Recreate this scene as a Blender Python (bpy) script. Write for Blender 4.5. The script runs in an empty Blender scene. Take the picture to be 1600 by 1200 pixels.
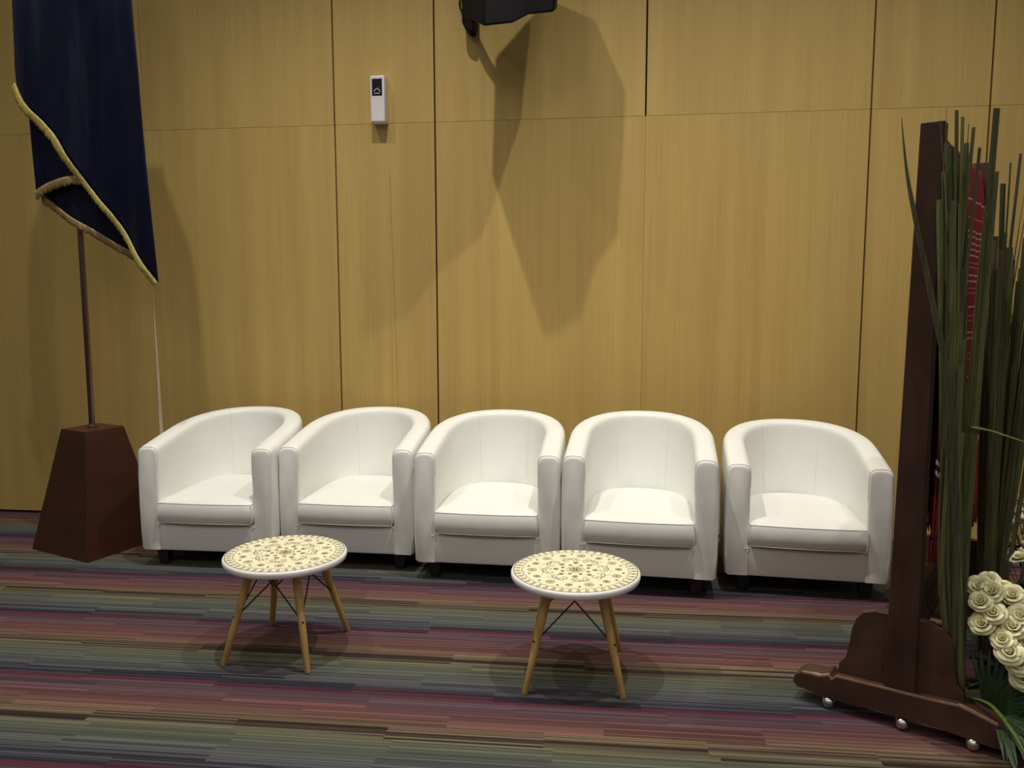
import bpy, bmesh, math, random
from math import sin, cos, pi, radians, sqrt
from mathutils import Vector, Matrix
scene = bpy.context.scene
COL = scene.collection

# ------------------------------------------------------------------ camera
F_PX = 1250.0
YAW, PITCH, ROLL, DIST, HGT = 0.12804890, 0.11070537, -0.00168292, 4.73643, 1.43061
cy_, sy_, cp_, sp_ = cos(YAW), sin(YAW), cos(PITCH), sin(PITCH)
fwd = Vector((-sy_*cp_, cy_*cp_, -sp_)); rt = Vector((cy_, sy_, 0)); up = rt.cross(fwd)
r2 = rt*cos(ROLL)+up*sin(ROLL); u2 = -rt*sin(ROLL)+up*cos(ROLL)
cam_d = bpy.data.cameras.new('camera'); cam = bpy.data.objects.new('camera', cam_d); COL.objects.link(cam)
m = Matrix.Identity(4)
for i in range(3):
    m[i][0] = r2[i]; m[i][1] = u2[i]; m[i][2] = -fwd[i]
m[0][3], m[1][3], m[2][3] = 0, -DIST, HGT
cam.matrix_world = m
cam_d.sensor_width = 36; cam_d.lens = F_PX/1600*36; cam_d.clip_start = .05
scene.camera = cam

# ------------------------------------------------------------------ world, lights, exposure
w = bpy.data.worlds.new('world'); scene.world = w; w.use_nodes = True
_nt = w.node_tree; _bg = _nt.nodes['Background']; _bg.inputs[0].default_value = (1.0, .96, .89, 1)
_tc = _nt.nodes.new('ShaderNodeTexCoord'); _sp = _nt.nodes.new('ShaderNodeSeparateXYZ'); _nt.links.new(_tc.outputs['Generated'], _sp.inputs[0])
_mr = _nt.nodes.new('ShaderNodeMapRange'); _nt.links.new(_sp.outputs[2], _mr.inputs[0])       # bright ceiling side, dim walls
for _i, _v in ((1, 0.0), (2, .6), (3, .04), (4, .38)): _mr.inputs[_i].default_value = _v
_nt.links.new(_mr.outputs[0], _bg.inputs[1])
vs = scene.view_settings
vs.view_transform = 'Standard'; vs.look = 'None'; vs.gamma = 1; vs.use_curve_mapping = False; vs.exposure = -0.07

def spot(x, y, z, power, size=.028, angle=104, blend=.9, col=(1, .96, .86), tgt=None):
    l = bpy.data.lights.new('downlight_or_fill', 'SPOT'); l.energy = power; l.shadow_soft_size = size
    l.spot_size = radians(angle); l.spot_blend = blend; l.color = col
    o = bpy.data.objects.new('downlight_or_fill', l); COL.objects.link(o); o.location = (x, y, z)
    if tgt: o.rotation_euler = (Vector(tgt)-Vector((x, y, z))).to_track_quat('-Z', 'Y').to_euler()
    return o
# row of ceiling downlights in front of the wall
spot(-1.0, -1.75, 5.0, 335)
spot(.62, -1.75, 5.0, 320)
spot(-2.3, -1.75, 5.0, 170)
spot(2.1, -1.75, 5.0, 150)
spot(-3.8, -1.8, 5.0, 30)
# soft fill spots added behind the camera to brighten the chair fronts
spot(-1.6, -6.2, 5.0, 85, size=.5, angle=130, tgt=(-.8, -1.5, 0))
spot(1.8, -6.2, 5.0, 75, size=.5, angle=130, tgt=(.6, -1.5, 0))

# ------------------------------------------------------------------ material helpers
def mat(name):
    mt = bpy.data.materials.new(name); mt.use_nodes = True
    nt = mt.node_tree; b = nt.nodes['Principled BSDF']
    return mt, nt, b
def N(nt, t, **kw):
    n = nt.nodes.new(t)
    for k, v in kw.items(): setattr(n, k, v)
    return n
def LK(nt, a, b): nt.links.new(a, b)
def math_n(nt, op, a, b=None, c=None):
    n = N(nt, 'ShaderNodeMath', operation=op)
    for i, v in enumerate((a, b, c)):
        if v is None: continue
        if isinstance(v, (int, float)): n.inputs[i].default_value = v
        else: LK(nt, v, n.inputs[i])
    return n.outputs[0]
def mix_c(nt, f, a, b, mode='MIX'):
    n = N(nt, 'ShaderNodeMix', data_type='RGBA', blend_type=mode)
    if isinstance(f, (int, float)): n.inputs[0].default_value = f
    else: LK(nt, f, n.inputs[0])
    for i, v in ((6, a), (7, b)):
        if isinstance(v, tuple): n.inputs[i].default_value = (*v[:3], 1)
        else: LK(nt, v, n.inputs[i])
    return n.outputs[2]
def ramp(nt, fac, stops, interp='LINEAR'):
    n = N(nt, 'ShaderNodeValToRGB'); n.color_ramp.interpolation = interp
    el = n.color_ramp.elements
    while len(el) < len(stops): el.new(.5)
    for e, (p, c) in zip(el, stops): e.position = p; e.color = (*c[:3], 1)
    LK(nt, fac, n.inputs[0]); return n.outputs[0]
def coords(nt, scale=(1, 1, 1), kind='Object'):
    tc = N(nt, 'ShaderNodeTexCoord'); mp = N(nt, 'ShaderNodeMapping'); mp.inputs['Scale'].default_value = scale
    LK(nt, tc.outputs[kind], mp.inputs[0]); return mp.outputs[0]
def noise(nt, vec, scale, detail=3, rough=.5):
    n = N(nt, 'ShaderNodeTexNoise'); n.inputs['Scale'].default_value = scale; n.inputs['Detail'].default_value = detail
    n.inputs['Roughness'].default_value = rough; LK(nt, vec, n.inputs['Vector']); return n.outputs[0]
def bump(nt, b, h, strength, dist=.01):
    n = N(nt, 'ShaderNodeBump'); n.inputs['Strength'].default_value = strength; n.inputs['Distance'].default_value = dist
    LK(nt, h, n.inputs['Height']); LK(nt, n.outputs[0], b.inputs['Normal'])
def sw(mt, c, rough=.5, metal=0, spec=.5, var=.12, vscale=6, bstr=0, bscale=80, stretch=(1, 1, 1), sheen=0):
    _, nt, b = mt
    v = coords(nt, stretch)
    n = noise(nt, v, vscale, 4)
    dark = tuple(x*(1-var) for x in c); lite = tuple(min(1, x*(1+var)) for x in c)
    LK(nt, ramp(nt, n, [(.3, dark), (.7, lite)]), b.inputs['Base Color'])
    b.inputs['Roughness'].default_value = rough; b.inputs['Metallic'].default_value = metal
    b.inputs['Specular IOR Level'].default_value = spec
    if sheen: b.inputs['Sheen Weight'].default_value = sheen
    if bstr: bump(nt, b, noise(nt, v, bscale, 3), bstr, .002)
    return mt[0]
def simple(name, c, **kw): return sw(mat(name), c, **kw)

# ---- veneer wall
def veneer():
    mt, nt, b = mat('oak_veneer')
    tc = N(nt, 'ShaderNodeTexCoord'); geo = N(nt, 'ShaderNodeNewGeometry')
    sep = N(nt, 'ShaderNodeSeparateXYZ'); LK(nt, tc.outputs['Object'], sep.inputs[0])
    rnd = geo.outputs['Random Per Island']
    off = math_n(nt, 'MULTIPLY', rnd, 37.0)
    cx = N(nt, 'ShaderNodeCombineXYZ')
    LK(nt, math_n(nt, 'ADD', sep.outputs[0], off), cx.inputs[0]); LK(nt, math_n(nt, 'MULTIPLY', sep.outputs[2], .035), cx.inputs[2])
    n1 = noise(nt, cx.outputs[0], 9, 3, .6)        # broad vertical figure
    cx2 = N(nt, 'ShaderNodeCombineXYZ')
    LK(nt, math_n(nt, 'ADD', sep.outputs[0], off), cx2.inputs[0]); LK(nt, math_n(nt, 'MULTIPLY', sep.outputs[2], .012), cx2.inputs[2])
    n2 = noise(nt, cx2.outputs[0], 120, 3, .6)     # fine grain
    cx3 = N(nt, 'ShaderNodeCombineXYZ')
    LK(nt, sep.outputs[0], cx3.inputs[0]); LK(nt, math_n(nt, 'MULTIPLY', sep.outputs[2], 12), cx3.inputs[2])
    n3 = noise(nt, cx3.outputs[0], 14, 3, .5)       # faint cross ripple
    base = ramp(nt, n1, [(.28, (.450, .308, .105)), (.5, (.498, .346, .114)), (.72, (.545, .388, .132))])
    g = ramp(nt, n2, [(.3, (.93, .92, .90)), (.7, (1.04, 1.04, 1.03))])
    c = mix_c(nt, 1.0, base, g, 'MULTIPLY')
    c = mix_c(nt, 1.0, c, ramp(nt, n3, [(.3, (.965, .96, .95)), (.7, (1.02, 1.02, 1.02))]), 'MULTIPLY')
    c = mix_c(nt, 1.0, c, ramp(nt, rnd, [(0, (.94, .93, .93)), (1, (1.04, 1.04, 1.0))]), 'MULTIPLY')
    LK(nt, c, b.inputs['Base Color']); b.inputs['Roughness'].default_value = .55
    b.inputs['Specular IOR Level'].default_value = .3
    return mt
# ---- carpet
def carpet():
    mt, nt, b = mat('striped_carpet')
    tc = N(nt, 'ShaderNodeTexCoord'); mp = N(nt, 'ShaderNodeMapping'); mp.inputs['Rotation'].default_value = (0, 0, radians(-1.3))
    LK(nt, tc.outputs['Object'], mp.inputs[0])
    sep = N(nt, 'ShaderNodeSeparateXYZ'); LK(nt, mp.outputs[0], sep.inputs[0])
    X, Y = sep.outputs[0], sep.outputs[1]
    def wn(*vals):
        n = N(nt, 'ShaderNodeTexWhiteNoise', noise_dimensions='3D'); c = N(nt, 'ShaderNodeCombineXYZ')
        for i, v in enumerate(vals):
            if isinstance(v, (int, float)): c.inputs[i].default_value = v
            else: LK(nt, v, c.inputs[i])
        LK(nt, c.outputs[0], n.inputs[0]); return n.outputs[0]
    fl = lambda v, s: math_n(nt, 'FLOOR', math_n(nt, 'MULTIPLY', v, s))
    rowb = fl(Y, 1/.09)
    xo = math_n(nt, 'ADD', X, math_n(nt, 'MULTIPLY', wn(rowb, 3.1, 0), 3.0))
    blk = fl(xo, 1/.52)
    jit = math_n(nt, 'MULTIPLY', math_n(nt, 'SUBTRACT', wn(blk, rowb, 1.7), .5), .060)
    s = math_n(nt, 'ADD', math_n(nt, 'MULTIPLY', Y, 1/.54), jit)
    # small wander along the rows so bands drift
    s = math_n(nt, 'ADD', s, math_n(nt, 'MULTIPLY', math_n(nt, 'SUBTRACT', noise(nt, coords(nt, (.55, .15, 1)), 1.0, 1), .5), .16))
    ph = math_n(nt, 'FRACT', math_n(nt, 'ADD', s, 103.265))
    # phase rises away from the camera; 0 = dark brown lines
    col = ramp(nt, ph, [(0.0, (.150, .108, .058)), (.09, (.170, .105, .062)), (.18, (.165, .066, .052)), (.28, (.145, .054, .056)),
                        (.37, (.115, .060, .080)), (.44, (.100, .052, .070)), (.465, (.105, .018, .038)), (.495, (.085, .018, .038)), (.52, (.050, .042, .064)), (.61, (.088, .088, .100)),
                        (.72, (.094, .100, .098)), (.82, (.106, .116, .088)), (.93, (.138, .130, .080)), (.999, (.150, .108, .058))])
    line = fl(Y, 1/.0085); line2 = fl(Y, 1/.0062)
    h1 = wn(line, blk, 5.5); h2 = wn(line2, 7.7, blk)
    # dark pinstripes near phase 0 (brown) and near .56 (blue-black)
    def win(c, wd):
        d = math_n(nt, 'ABSOLUTE', math_n(nt, 'SUBTRACT', math_n(nt, 'FRACT', math_n(nt, 'ADD', ph, .5-c)), .5))
        return math_n(nt, 'MAXIMUM', math_n(nt, 'SUBTRACT', 1.0, math_n(nt, 'MULTIPLY', d, 1/wd)), 0)
    k1 = math_n(nt, 'MULTIPLY', math_n(nt, 'GREATER_THAN', h1, .42), math_n(nt, 'GREATER_THAN', win(.015, .075), .25))
    k2 = math_n(nt, 'MULTIPLY', math_n(nt, 'GREATER_THAN', h1, .45), math_n(nt, 'GREATER_THAN', win(.565, .08), .2))
    col = mix_c(nt, math_n(nt, 'MULTIPLY', k1, .85), col, (.032, .020, .018))
    col = mix_c(nt, math_n(nt, 'MULTIPLY', k2, .80), col, (.022, .022, .034))
    hv = ramp(nt, h2, [(0, (.60, .60, .62)), (.8, (1.12, 1.12, 1.12)), (1, (1.5, 1.48, 1.42))])
    col = mix_c(nt, 1.0, col, hv, 'MULTIPLY')
    hs = N(nt, 'ShaderNodeHueSaturation'); hs.inputs['Saturation'].default_value = .86; hs.inputs['Value'].default_value = .84
    LK(nt, col, hs.inputs['Color']); col = hs.outputs[0]
    pile = noise(nt, coords(nt), 420, 2, .7)
    col = mix_c(nt, 1.0, col, ramp(nt, pile, [(.3, (.72, .72, .72)), (.7, (1.28, 1.28, 1.28))]), 'MULTIPLY')
    # rare specks of lint
    v = N(nt, 'ShaderNodeTexVoronoi'); v.inputs['Scale'].default_value = 9; LK(nt, coords(nt), v.inputs['Vector'])
    col = mix_c(nt, math_n(nt, 'MULTIPLY', math_n(nt, 'LESS_THAN', v.outputs['Distance'], .018), .35), col, (.5, .48, .42))
    LK(nt, col, b.inputs['Base Color']); b.inputs['Roughness'].default_value = .95; b.inputs['Specular IOR Level'].default_value = .12
    bump(nt, b, pile, .5, .004)
    return mt
def leather():
    mt, nt, b = mat('white_leatherette')
    n = noise(nt, coords(nt), 3, 3)
    LK(nt, ramp(nt, n, [(.3, (.80, .805, .765)), (.7, (.85, .855, .82))]), b.inputs['Base Color'])
    b.inputs['Roughness'].default_value = .42; b.inputs['Specular IOR Level'].default_value = .4
    v = N(nt, 'ShaderNodeTexVoronoi'); v.inputs['Scale'].default_value = 420; LK(nt, coords(nt), v.inputs['Vector'])
    soft = noise(nt, coords(nt, (1, 1, .6)), 7, 2)
    h = math_n(nt, 'ADD', math_n(nt, 'MULTIPLY', v.outputs['Distance'], .03), math_n(nt, 'MULTIPLY', soft, 1.0))
    bump(nt, b, h, .35, .012)
    return mt
def cloth_mat():
    # red woven textile: bands, thin lines and dotted motifs laid along the cloth's own z
    mt, nt, b = mat('red_woven_textile')
    tc = N(nt, 'ShaderNodeTexCoord'); sep = N(nt, 'ShaderNodeSeparateXYZ'); LK(nt, tc.outputs['UV'], sep.inputs[0])
    U, Z = sep.outputs[0], sep.outputs[1]
    far = math_n(nt, 'GREATER_THAN', U, .33)
    n = noise(nt, coords(nt, (60, 60, 3)), 6, 3)
    red = ramp(nt, n, [(.3, (.20, .016, .022)), (.7, (.30, .030, .036))])
    red_shaded = ramp(nt, n, [(.3, (.055, .012, .016)), (.7, (.080, .018, .022))])  # shadow on the cloth's near part, put into its colour
    zz = ramp(nt, Z, [(0, (1, 1, 1)), (.20, (1, 1, 1)), (.215, (0, 0, 0)), (1, (0, 0, 0))])
    sepc = N(nt, 'ShaderNodeSeparateColor'); LK(nt, zz, sepc.inputs[0])
    isred = math_n(nt, 'MAXIMUM', far, sepc.outputs[0])
    c = mix_c(nt, isred, red_shaded, red)
    def band(z0, hw): return math_n(nt, 'LESS_THAN', math_n(nt, 'ABSOLUTE', math_n(nt, 'SUBTRACT', Z, z0)), hw)
    tot = None
    for z0 in (.395, .41, .50, .515, .60, .612, .67, .682, .735, .747, .86):
        k = band(z0, .0018); tot = k if tot is None else math_n(nt, 'MAXIMUM', tot, k)
    c = mix_c(nt, math_n(nt, 'MULTIPLY', tot, .55), c, (.52, .24, .22))
    dots = None
    dash = math_n(nt, 'GREATER_THAN', math_n(nt, 'FRACT', math_n(nt, 'MULTIPLY', U, 34)), .42)
    for z0 in (.455, .555, .57, .635, .70, .715, .765, .780, .795, .812, .826, .905):
        k = math_n(nt, 'MULTIPLY', band(z0, .0022), dash); dots = k if dots is None else math_n(nt, 'MAXIMUM', dots, k)
    c = mix_c(nt, math_n(nt, 'MULTIPLY', dots, .8), c, (.78, .66, .55))
    wb = math_n(nt, 'MAXIMUM', band(.262, .0055), band(.287, .0055))
    c = mix_c(nt, math_n(nt, 'MULTIPLY', wb, .85), c, (.72, .70, .68))
    v = N(nt, 'ShaderNodeTexVoronoi', distance='MANHATTAN'); v.inputs['Scale'].default_value = 60; LK(nt, coords(nt, (1, 1, .7)), v.inputs['Vector'])
    top = math_n(nt, 'MULTIPLY', math_n(nt, 'GREATER_THAN', Z, .925), math_n(nt, 'LESS_THAN', v.outputs['Distance'], .22))
    c = mix_c(nt, math_n(nt, 'MULTIPLY', top, .35), c, (.55, .20, .16))
    LK(nt, c, b.inputs['Base Color']); b.inputs['Roughness'].default_value = .85; b.inputs['Specular IOR Level'].default_value = .15
    return mt
def fringe_mat(name, c0, c1):
    mt, nt, b = mat(name)
    n = noise(nt, coords(nt, (1, 1, .25)), 160, 2)
    LK(nt, ramp(nt, n, [(.35, c0), (.65, c1)]), b.inputs['Base Color'])
    b.inputs['Roughness'].default_value = .6; b.inputs['Metallic'].default_value = .0
    bump(nt, b, n, .8, .003); return mt
def leaf_mat(name, c0, c1, c2, rough=.45):
    mt, nt, b = mat(name)
    n = noise(nt, coords(nt, (30, 30, 1.2)), 4, 3)
    oi = N(nt, 'ShaderNodeObjectInfo')
    c = ramp(nt, n, [(.3, c0), (.55, c1), (.75, c2)])
    c = mix_c(nt, 1.0, c, ramp(nt, oi.outputs['Random'], [(0, (.62, .66, .62)), (1, (1.35, 1.28, 1.1))]), 'MULTIPLY')
    LK(nt, c, b.inputs['Base Color']); b.inputs['Roughness'].default_value = rough
    bump(nt, b, noise(nt, coords(nt, (120, 120, 1)), 6, 2), .4, .002); return mt

M = dict(
    veneer=veneer(), carpet=carpet(), leather=leather(), cloth=cloth_mat(),
    seam=simple('seam_shadow_gap', (.075, .026, .014), rough=.8),
    pipe=simple('leather_piping', (.72, .70, .65), rough=.5),
    blackwood=simple('black_stained_wood', (.012, .010, .010), rough=.5),
    underlining=simple('black_dust_cover', (.006, .006, .007), rough=.9),
    beech=simple('beech_dowel', (.44, .27, .085), rough=.5, var=.22, vscale=5, stretch=(8, 8, 1)),
    wire=simple('black_wire', (.008, .007, .009), rough=.4),
    tabwhite=simple('white_lacquer', (.82, .80, .80), rough=.35),
    cream=simple('cream_print_ground', (.86, .80, .565), rough=.4, var=.05, vscale=14),
    ink=simple('bronze_print_ink', (.105, .075, .030), rough=.5),
    ink2=simple('gold_print_ink', (.30, .24, .095), rough=.5),
    pedestal=simple('brown_laminate', (.060, .0225, .013), rough=.42, spec=.22, var=.15, vscale=3, stretch=(1, 1, 6)),
    chrome=simple('brushed_steel', (.24, .165, .155), rough=.28, metal=1, var=.05),
    steel=simple('caster_steel', (.72, .68, .66), rough=.2, metal=1, var=.05),
    satin=None, fringe=fringe_mat('gold_fringe', (.30, .235, .05), (.52, .43, .12)),
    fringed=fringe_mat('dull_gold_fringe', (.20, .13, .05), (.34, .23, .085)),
    plastic=simple('white_plastic', (.66, .62, .66), rough=.35, var=.03),
    window=simple('smoked_window', (.010, .008, .016), rough=.15),
    blackbox=simple('black_painted_cabinet', (.0025, .002, .003), rough=.6, spec=.12),
    darkwood=simple('dark_mahogany', (.060, .029, .022), rough=.5, spec=.2, var=.3, vscale=5, stretch=(3, 3, 1), bstr=.2, bscale=60),
    wornwood=simple('worn_mahogany', (.070, .034, .023), rough=.5, spec=.25, var=.35, vscale=7, bstr=.3, bscale=50),
    edgewood=simple('scuffed_wood_edge', (.30, .185, .125), rough=.6, var=.3, vscale=12),
    blade=leaf_mat('reed_leaf_green', (.085, .100, .038), (.150, .170, .068), (.22, .235, .11)),
    blade2=leaf_mat('reed_leaf_olive', (.066, .067, .034), (.120, .118, .056), (.18, .17, .09)),
    bright=leaf_mat('fresh_leaf_green', (.14, .20, .03), (.22, .29, .05), (.30, .36, .09)),
    palm=leaf_mat('palm_leaf_green', (.020, .050, .016), (.040, .085, .028), (.075, .13, .045)),
    foliage=leaf_mat('rose_foliage', (.010, .018, .009), (.020, .032, .014), (.035, .05, .022)),
    filler=simple('filler_blossom', (.62, .60, .48), rough=.8),
    foam=simple('dark_moss_mound', (.010, .016, .008), rough=1.0),
)
def satin():
    mt, nt, b = mat('navy_satin')
    n = noise(nt, coords(nt, (6, 6, 1.2)), 3, 3)
    LK(nt, ramp(nt, n, [(.3, (.0020, .0024, .011)), (.7, (.0042, .0055, .022))]), b.inputs['Base Color'])
    b.inputs['Roughness'].default_value = .42; b.inputs['Specular IOR Level'].default_value = .16
    b.inputs['Sheen Weight'].default_value = .03; b.inputs['Sheen Tint'].default_value = (.2, .3, .9, 1)
    bump(nt, b, noise(nt, coords(nt, (5, 5, .8)), 2.2, 2), .5, .03); return mt
M['satin'] = satin()
def rose_mat():
    mt, nt, b = mat('cream_rose_petal')
    geo = N(nt, 'ShaderNodeNewGeometry'); oi = N(nt, 'ShaderNodeObjectInfo')
    c = ramp(nt, geo.outputs['Random Per Island'], [(0, (.80, .76, .43)), (1, (.90, .87, .58))])
    c = mix_c(nt, 1.0, c, ramp(nt, oi.outputs['Random'], [(0, (.88, .88, .82)), (1, (1.05, 1.03, 1.05))]), 'MULTIPLY')
    LK(nt, c, b.inputs['Base Color']); b.inputs['Roughness'].default_value = .6
    b.inputs['Subsurface Weight'].default_value = .1; b.inputs['Subsurface Radius'].default_value = (.01, .01, .004)
    return mt
M['rose'] = rose_mat()

# ------------------------------------------------------------------ mesh helpers
class MB:
    def __init__(s): s.v = []; s.f = []; s.mi = []; s.k = 0
    def add(s, vs_, fs, mi=0):
        n = len(s.v); s.v += [tuple(v) for v in vs_]; s.f += [tuple(i+n for i in f) for f in fs]; s.mi += [mi]*len(fs)
    def box(s, a, b, mi=0, mtx=None):
        vs_ = [Vector((x, y, z)) for z in (a[2], b[2]) for y in (a[1], b[1]) for x in (a[0], b[0])]
        if mtx: vs_ = [mtx @ v for v in vs_]
        s.add(vs_, [(0, 2, 3, 1), (4, 5, 7, 6), (0, 1, 5, 4), (2, 6, 7, 3), (0, 4, 6, 2), (1, 3, 7, 5)], mi)
    def grid(s, rows, closed_u=False, mi=0, flip=False):
        h = len(rows); wd = len(rows[0]); vs_ = [p for r in rows for p in r]; fs = []
        for i in range(h-1):
            for j in range(wd if closed_u else wd-1):
                q = (i*wd+j, i*wd+(j+1) % wd, (i+1)*wd+(j+1) % wd, (i+1)*wd+j)
                fs.append(q[::-1] if flip else q)
        s.add(vs_, fs, mi)
    def tube(s, pts, r, seg=8, mi=0, caps=True, flat=1.0):
        pts = [Vector(p) for p in pts]; n = len(pts)
        rs = r if isinstance(r, (list, tuple)) else [r]*n
        rows = []; prev = None
        for i, p in enumerate(pts):
            t = (pts[min(i+1, n-1)]-pts[max(i-1, 0)]).normalized()
            if prev is None:
                a = Vector((0, 0, 1)) if abs(t.z) < .9 else Vector((1, 0, 0)); nn = t.cross(a).normalized()
            else: nn = (prev-t*prev.dot(t)).normalized()
            prev = nn; bb = t.cross(nn)
            rows.append([p+(nn*cos(2*pi*k/seg)+bb*sin(2*pi*k/seg)*flat)*rs[i] for k in range(seg)])
        base = len(s.v); s.grid(rows, True, mi)
        if caps:
            s.f.append(tuple(base+k for k in range(seg))[::-1]); s.mi.append(mi)
            s.f.append(tuple(base+(n-1)*seg+k for k in range(seg))); s.mi.append(mi)
    def lathe(s, prof, seg=48, mi=0, c=(0, 0, 0), cap=True):
        rows = [[(c[0]+r*cos(2*pi*k/seg), c[1]+r*sin(2*pi*k/seg), c[2]+z) for k in range(seg)] for r, z in prof]
        base = len(s.v); s.grid(rows, True, mi)
        if cap:
            s.f.append(tuple(base+k for k in range(seg))[::-1]); s.mi.append(mi)
            s.f.append(tuple(base+(len(prof)-1)*seg+k for k in range(seg))); s.mi.append(mi)
    def prism(s, poly, fn, t0, t1, mi=0):
        """poly in 2-D, fn(a,b,t)->3-D"""
        n = len(poly); vs_ = [fn(a, b, t0) for a, b in poly]+[fn(a, b, t1) for a, b in poly]
        s.add(vs_, [tuple(range(n))[::-1], tuple(range(n, 2*n))]+[(i, (i+1) % n, n+(i+1) % n, n+i) for i in range(n)], mi)
    def build(s, name, mats, parent=None, smooth=True, bevel=0, angle=40, sub=0, solid=0, fixn=True):
        me = bpy.data.meshes.new(name); me.from_pydata(s.v, [], s.f)
        if not isinstance(mats, (list, tuple)): mats = [mats]
        for x in mats: me.materials.append(x)
        for p, i in zip(me.polygons, s.mi): p.material_index = i
        if fixn:
            bm = bmesh.new(); bm.from_mesh(me); bmesh.ops.recalc_face_normals(bm, faces=bm.faces); bm.to_mesh(me); bm.free()
        if smooth:
            for p in me.polygons: p.use_smooth = True
            me.set_sharp_from_angle(angle=radians(angle))
        o = bpy.data.objects.new(name, me); COL.objects.link(o)
        if parent: o.parent = parent
        if solid:
            md = o.modifiers.new('thick', 'SOLIDIFY'); md.thickness = solid; md.offset = 0
        if bevel:
            md = o.modifiers.new('bevel', 'BEVEL'); md.width = bevel; md.segments = 3; md.limit_method = 'ANGLE'; md.angle_limit = radians(35)
            md.harden_normals = False
        if sub:
            md = o.modifiers.new('sub', 'SUBSURF'); md.levels = sub; md.render_levels = sub
        return o
def tag(o, label=None, cat=None, group=None, kind=None):
    if label: o['label'] = label
    if cat: o['category'] = cat
    if group: o['group'] = group
    if kind: o['kind'] = kind
    return o
def thing(name, loc, label, cat, rz=0, group=None):
    o = bpy.data.objects.new(name, None); COL.objects.link(o); o.location = loc; o.rotation_euler = (0, 0, rz)
    o.empty_display_size = .1
    return tag(o, label, cat, group)
def copy_tree(o, parent=None):
    c = o.copy(); COL.objects.link(c); c.parent = parent
    for ch in list(o.children): copy_tree(ch, c)
    return c
def lerp(a, b, t): return a+(b-a)*t
def interp(pts, t):
    """pts list of tuples, t in 0..1 by index with smooth catmull-rom"""
    n = len(pts)-1; x = t*n; i = min(int(x), n-1); f = x-i
    p = [pts[max(i-1, 0)], pts[i], pts[i+1], pts[min(i+2, n)]]
    return tuple(.5*((2*b)+(-a+c)*f+(2*a-5*b+4*c-d)*f*f+(-a+3*b-3*c+d)*f**3) for a, b, c, d in zip(*p))

# ------------------------------------------------------------------ the room
mb = MB(); mb.box((-6.5, -6.5, -.05), (5.5, .12, 0))
tag(mb.build('floor', M['carpet'], smooth=False), kind='structure')
mb = MB()
mb.box((-6.5, .03, 0), (5.5, .12, 5.1), 1)
g = .0050
xs_top = [-6.5, -5.33, -4.11, -2.89, -1.673, -1.063, .157, 1.377, 1.987, 3.207, 4.427, 5.5]
for i in range(len(xs_top)-1):
    a, b_ = xs_top[i], xs_top[i+1]
    gl = g if abs(a+2.89) > .01 else .0012; gr = g if abs(b_+2.89) > .01 else .0012
    gl2 = gl if abs(a-.157) > .01 else .0007; gr2 = gr if abs(b_-.157) > .01 else .0007
    mb.box((a+gl2, .0005*(i % 2), .016), (b_-gr2, .03, 2.4393))
    mb.box((a+gl, -.001+.0005*(i % 2), 2.4407), (b_-gr, .03, 5.1))
tag(mb.build('wall_back', [M['veneer'], M['seam']], smooth=False), kind='structure')

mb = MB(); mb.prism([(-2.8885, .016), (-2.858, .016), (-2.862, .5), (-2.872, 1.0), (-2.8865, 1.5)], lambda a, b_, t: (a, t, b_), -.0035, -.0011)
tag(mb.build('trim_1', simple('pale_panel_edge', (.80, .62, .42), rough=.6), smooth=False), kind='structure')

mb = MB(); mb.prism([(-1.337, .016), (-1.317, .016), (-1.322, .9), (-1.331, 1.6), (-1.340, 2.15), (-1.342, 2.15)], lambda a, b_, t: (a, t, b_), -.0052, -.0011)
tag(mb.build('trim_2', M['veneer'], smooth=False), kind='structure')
# ------------------------------------------------------------------ tub armchair
W, DP, ZB, HA, HB = .728, .784, .096, .655, .772
TH = .054                                             # half thickness of the shell
def u_path(n=56):
    """centre line of the shell from front left, round the back, to front right: (u, v, normal, s)"""
    hw = W/2-TH; vs0 = .34; back = DP-TH; out = []
    L1 = vs0; per = []
    N1, N2 = 12, 32
    pts = [(-hw, L1*i/N1) for i in range(N1)]
    for i in range(N2+1):
        a = pi-pi*i/N2; ex = .95
        c, s_ = cos(a), sin(a)
        pts.append((hw*math.copysign(abs(c)**ex, c), vs0+(back-vs0)*abs(s_)**ex))
    pts += [(hw, L1*(N1-1-i)/N1) for i in range(N1)]
    res = []; n = len(pts)
    for i, p in enumerate(pts):
        a, b_ = pts[max(i-1, 0)], pts[min(i+1, n-1)]
        t = Vector((b_[0]-a[0], b_[1]-a[1])).normalized(); nr = Vector((-t.y, t.x))   # outward (left of travel)
        res.append((Vector(p), nr))
    return res
UP = u_path()
def top_z(v):
    t = max(0, min(1, v/(DP-TH)))
    return HA+(HB-HA)*(.25*t+.75*(1-(1-t)**1.25))
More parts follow.
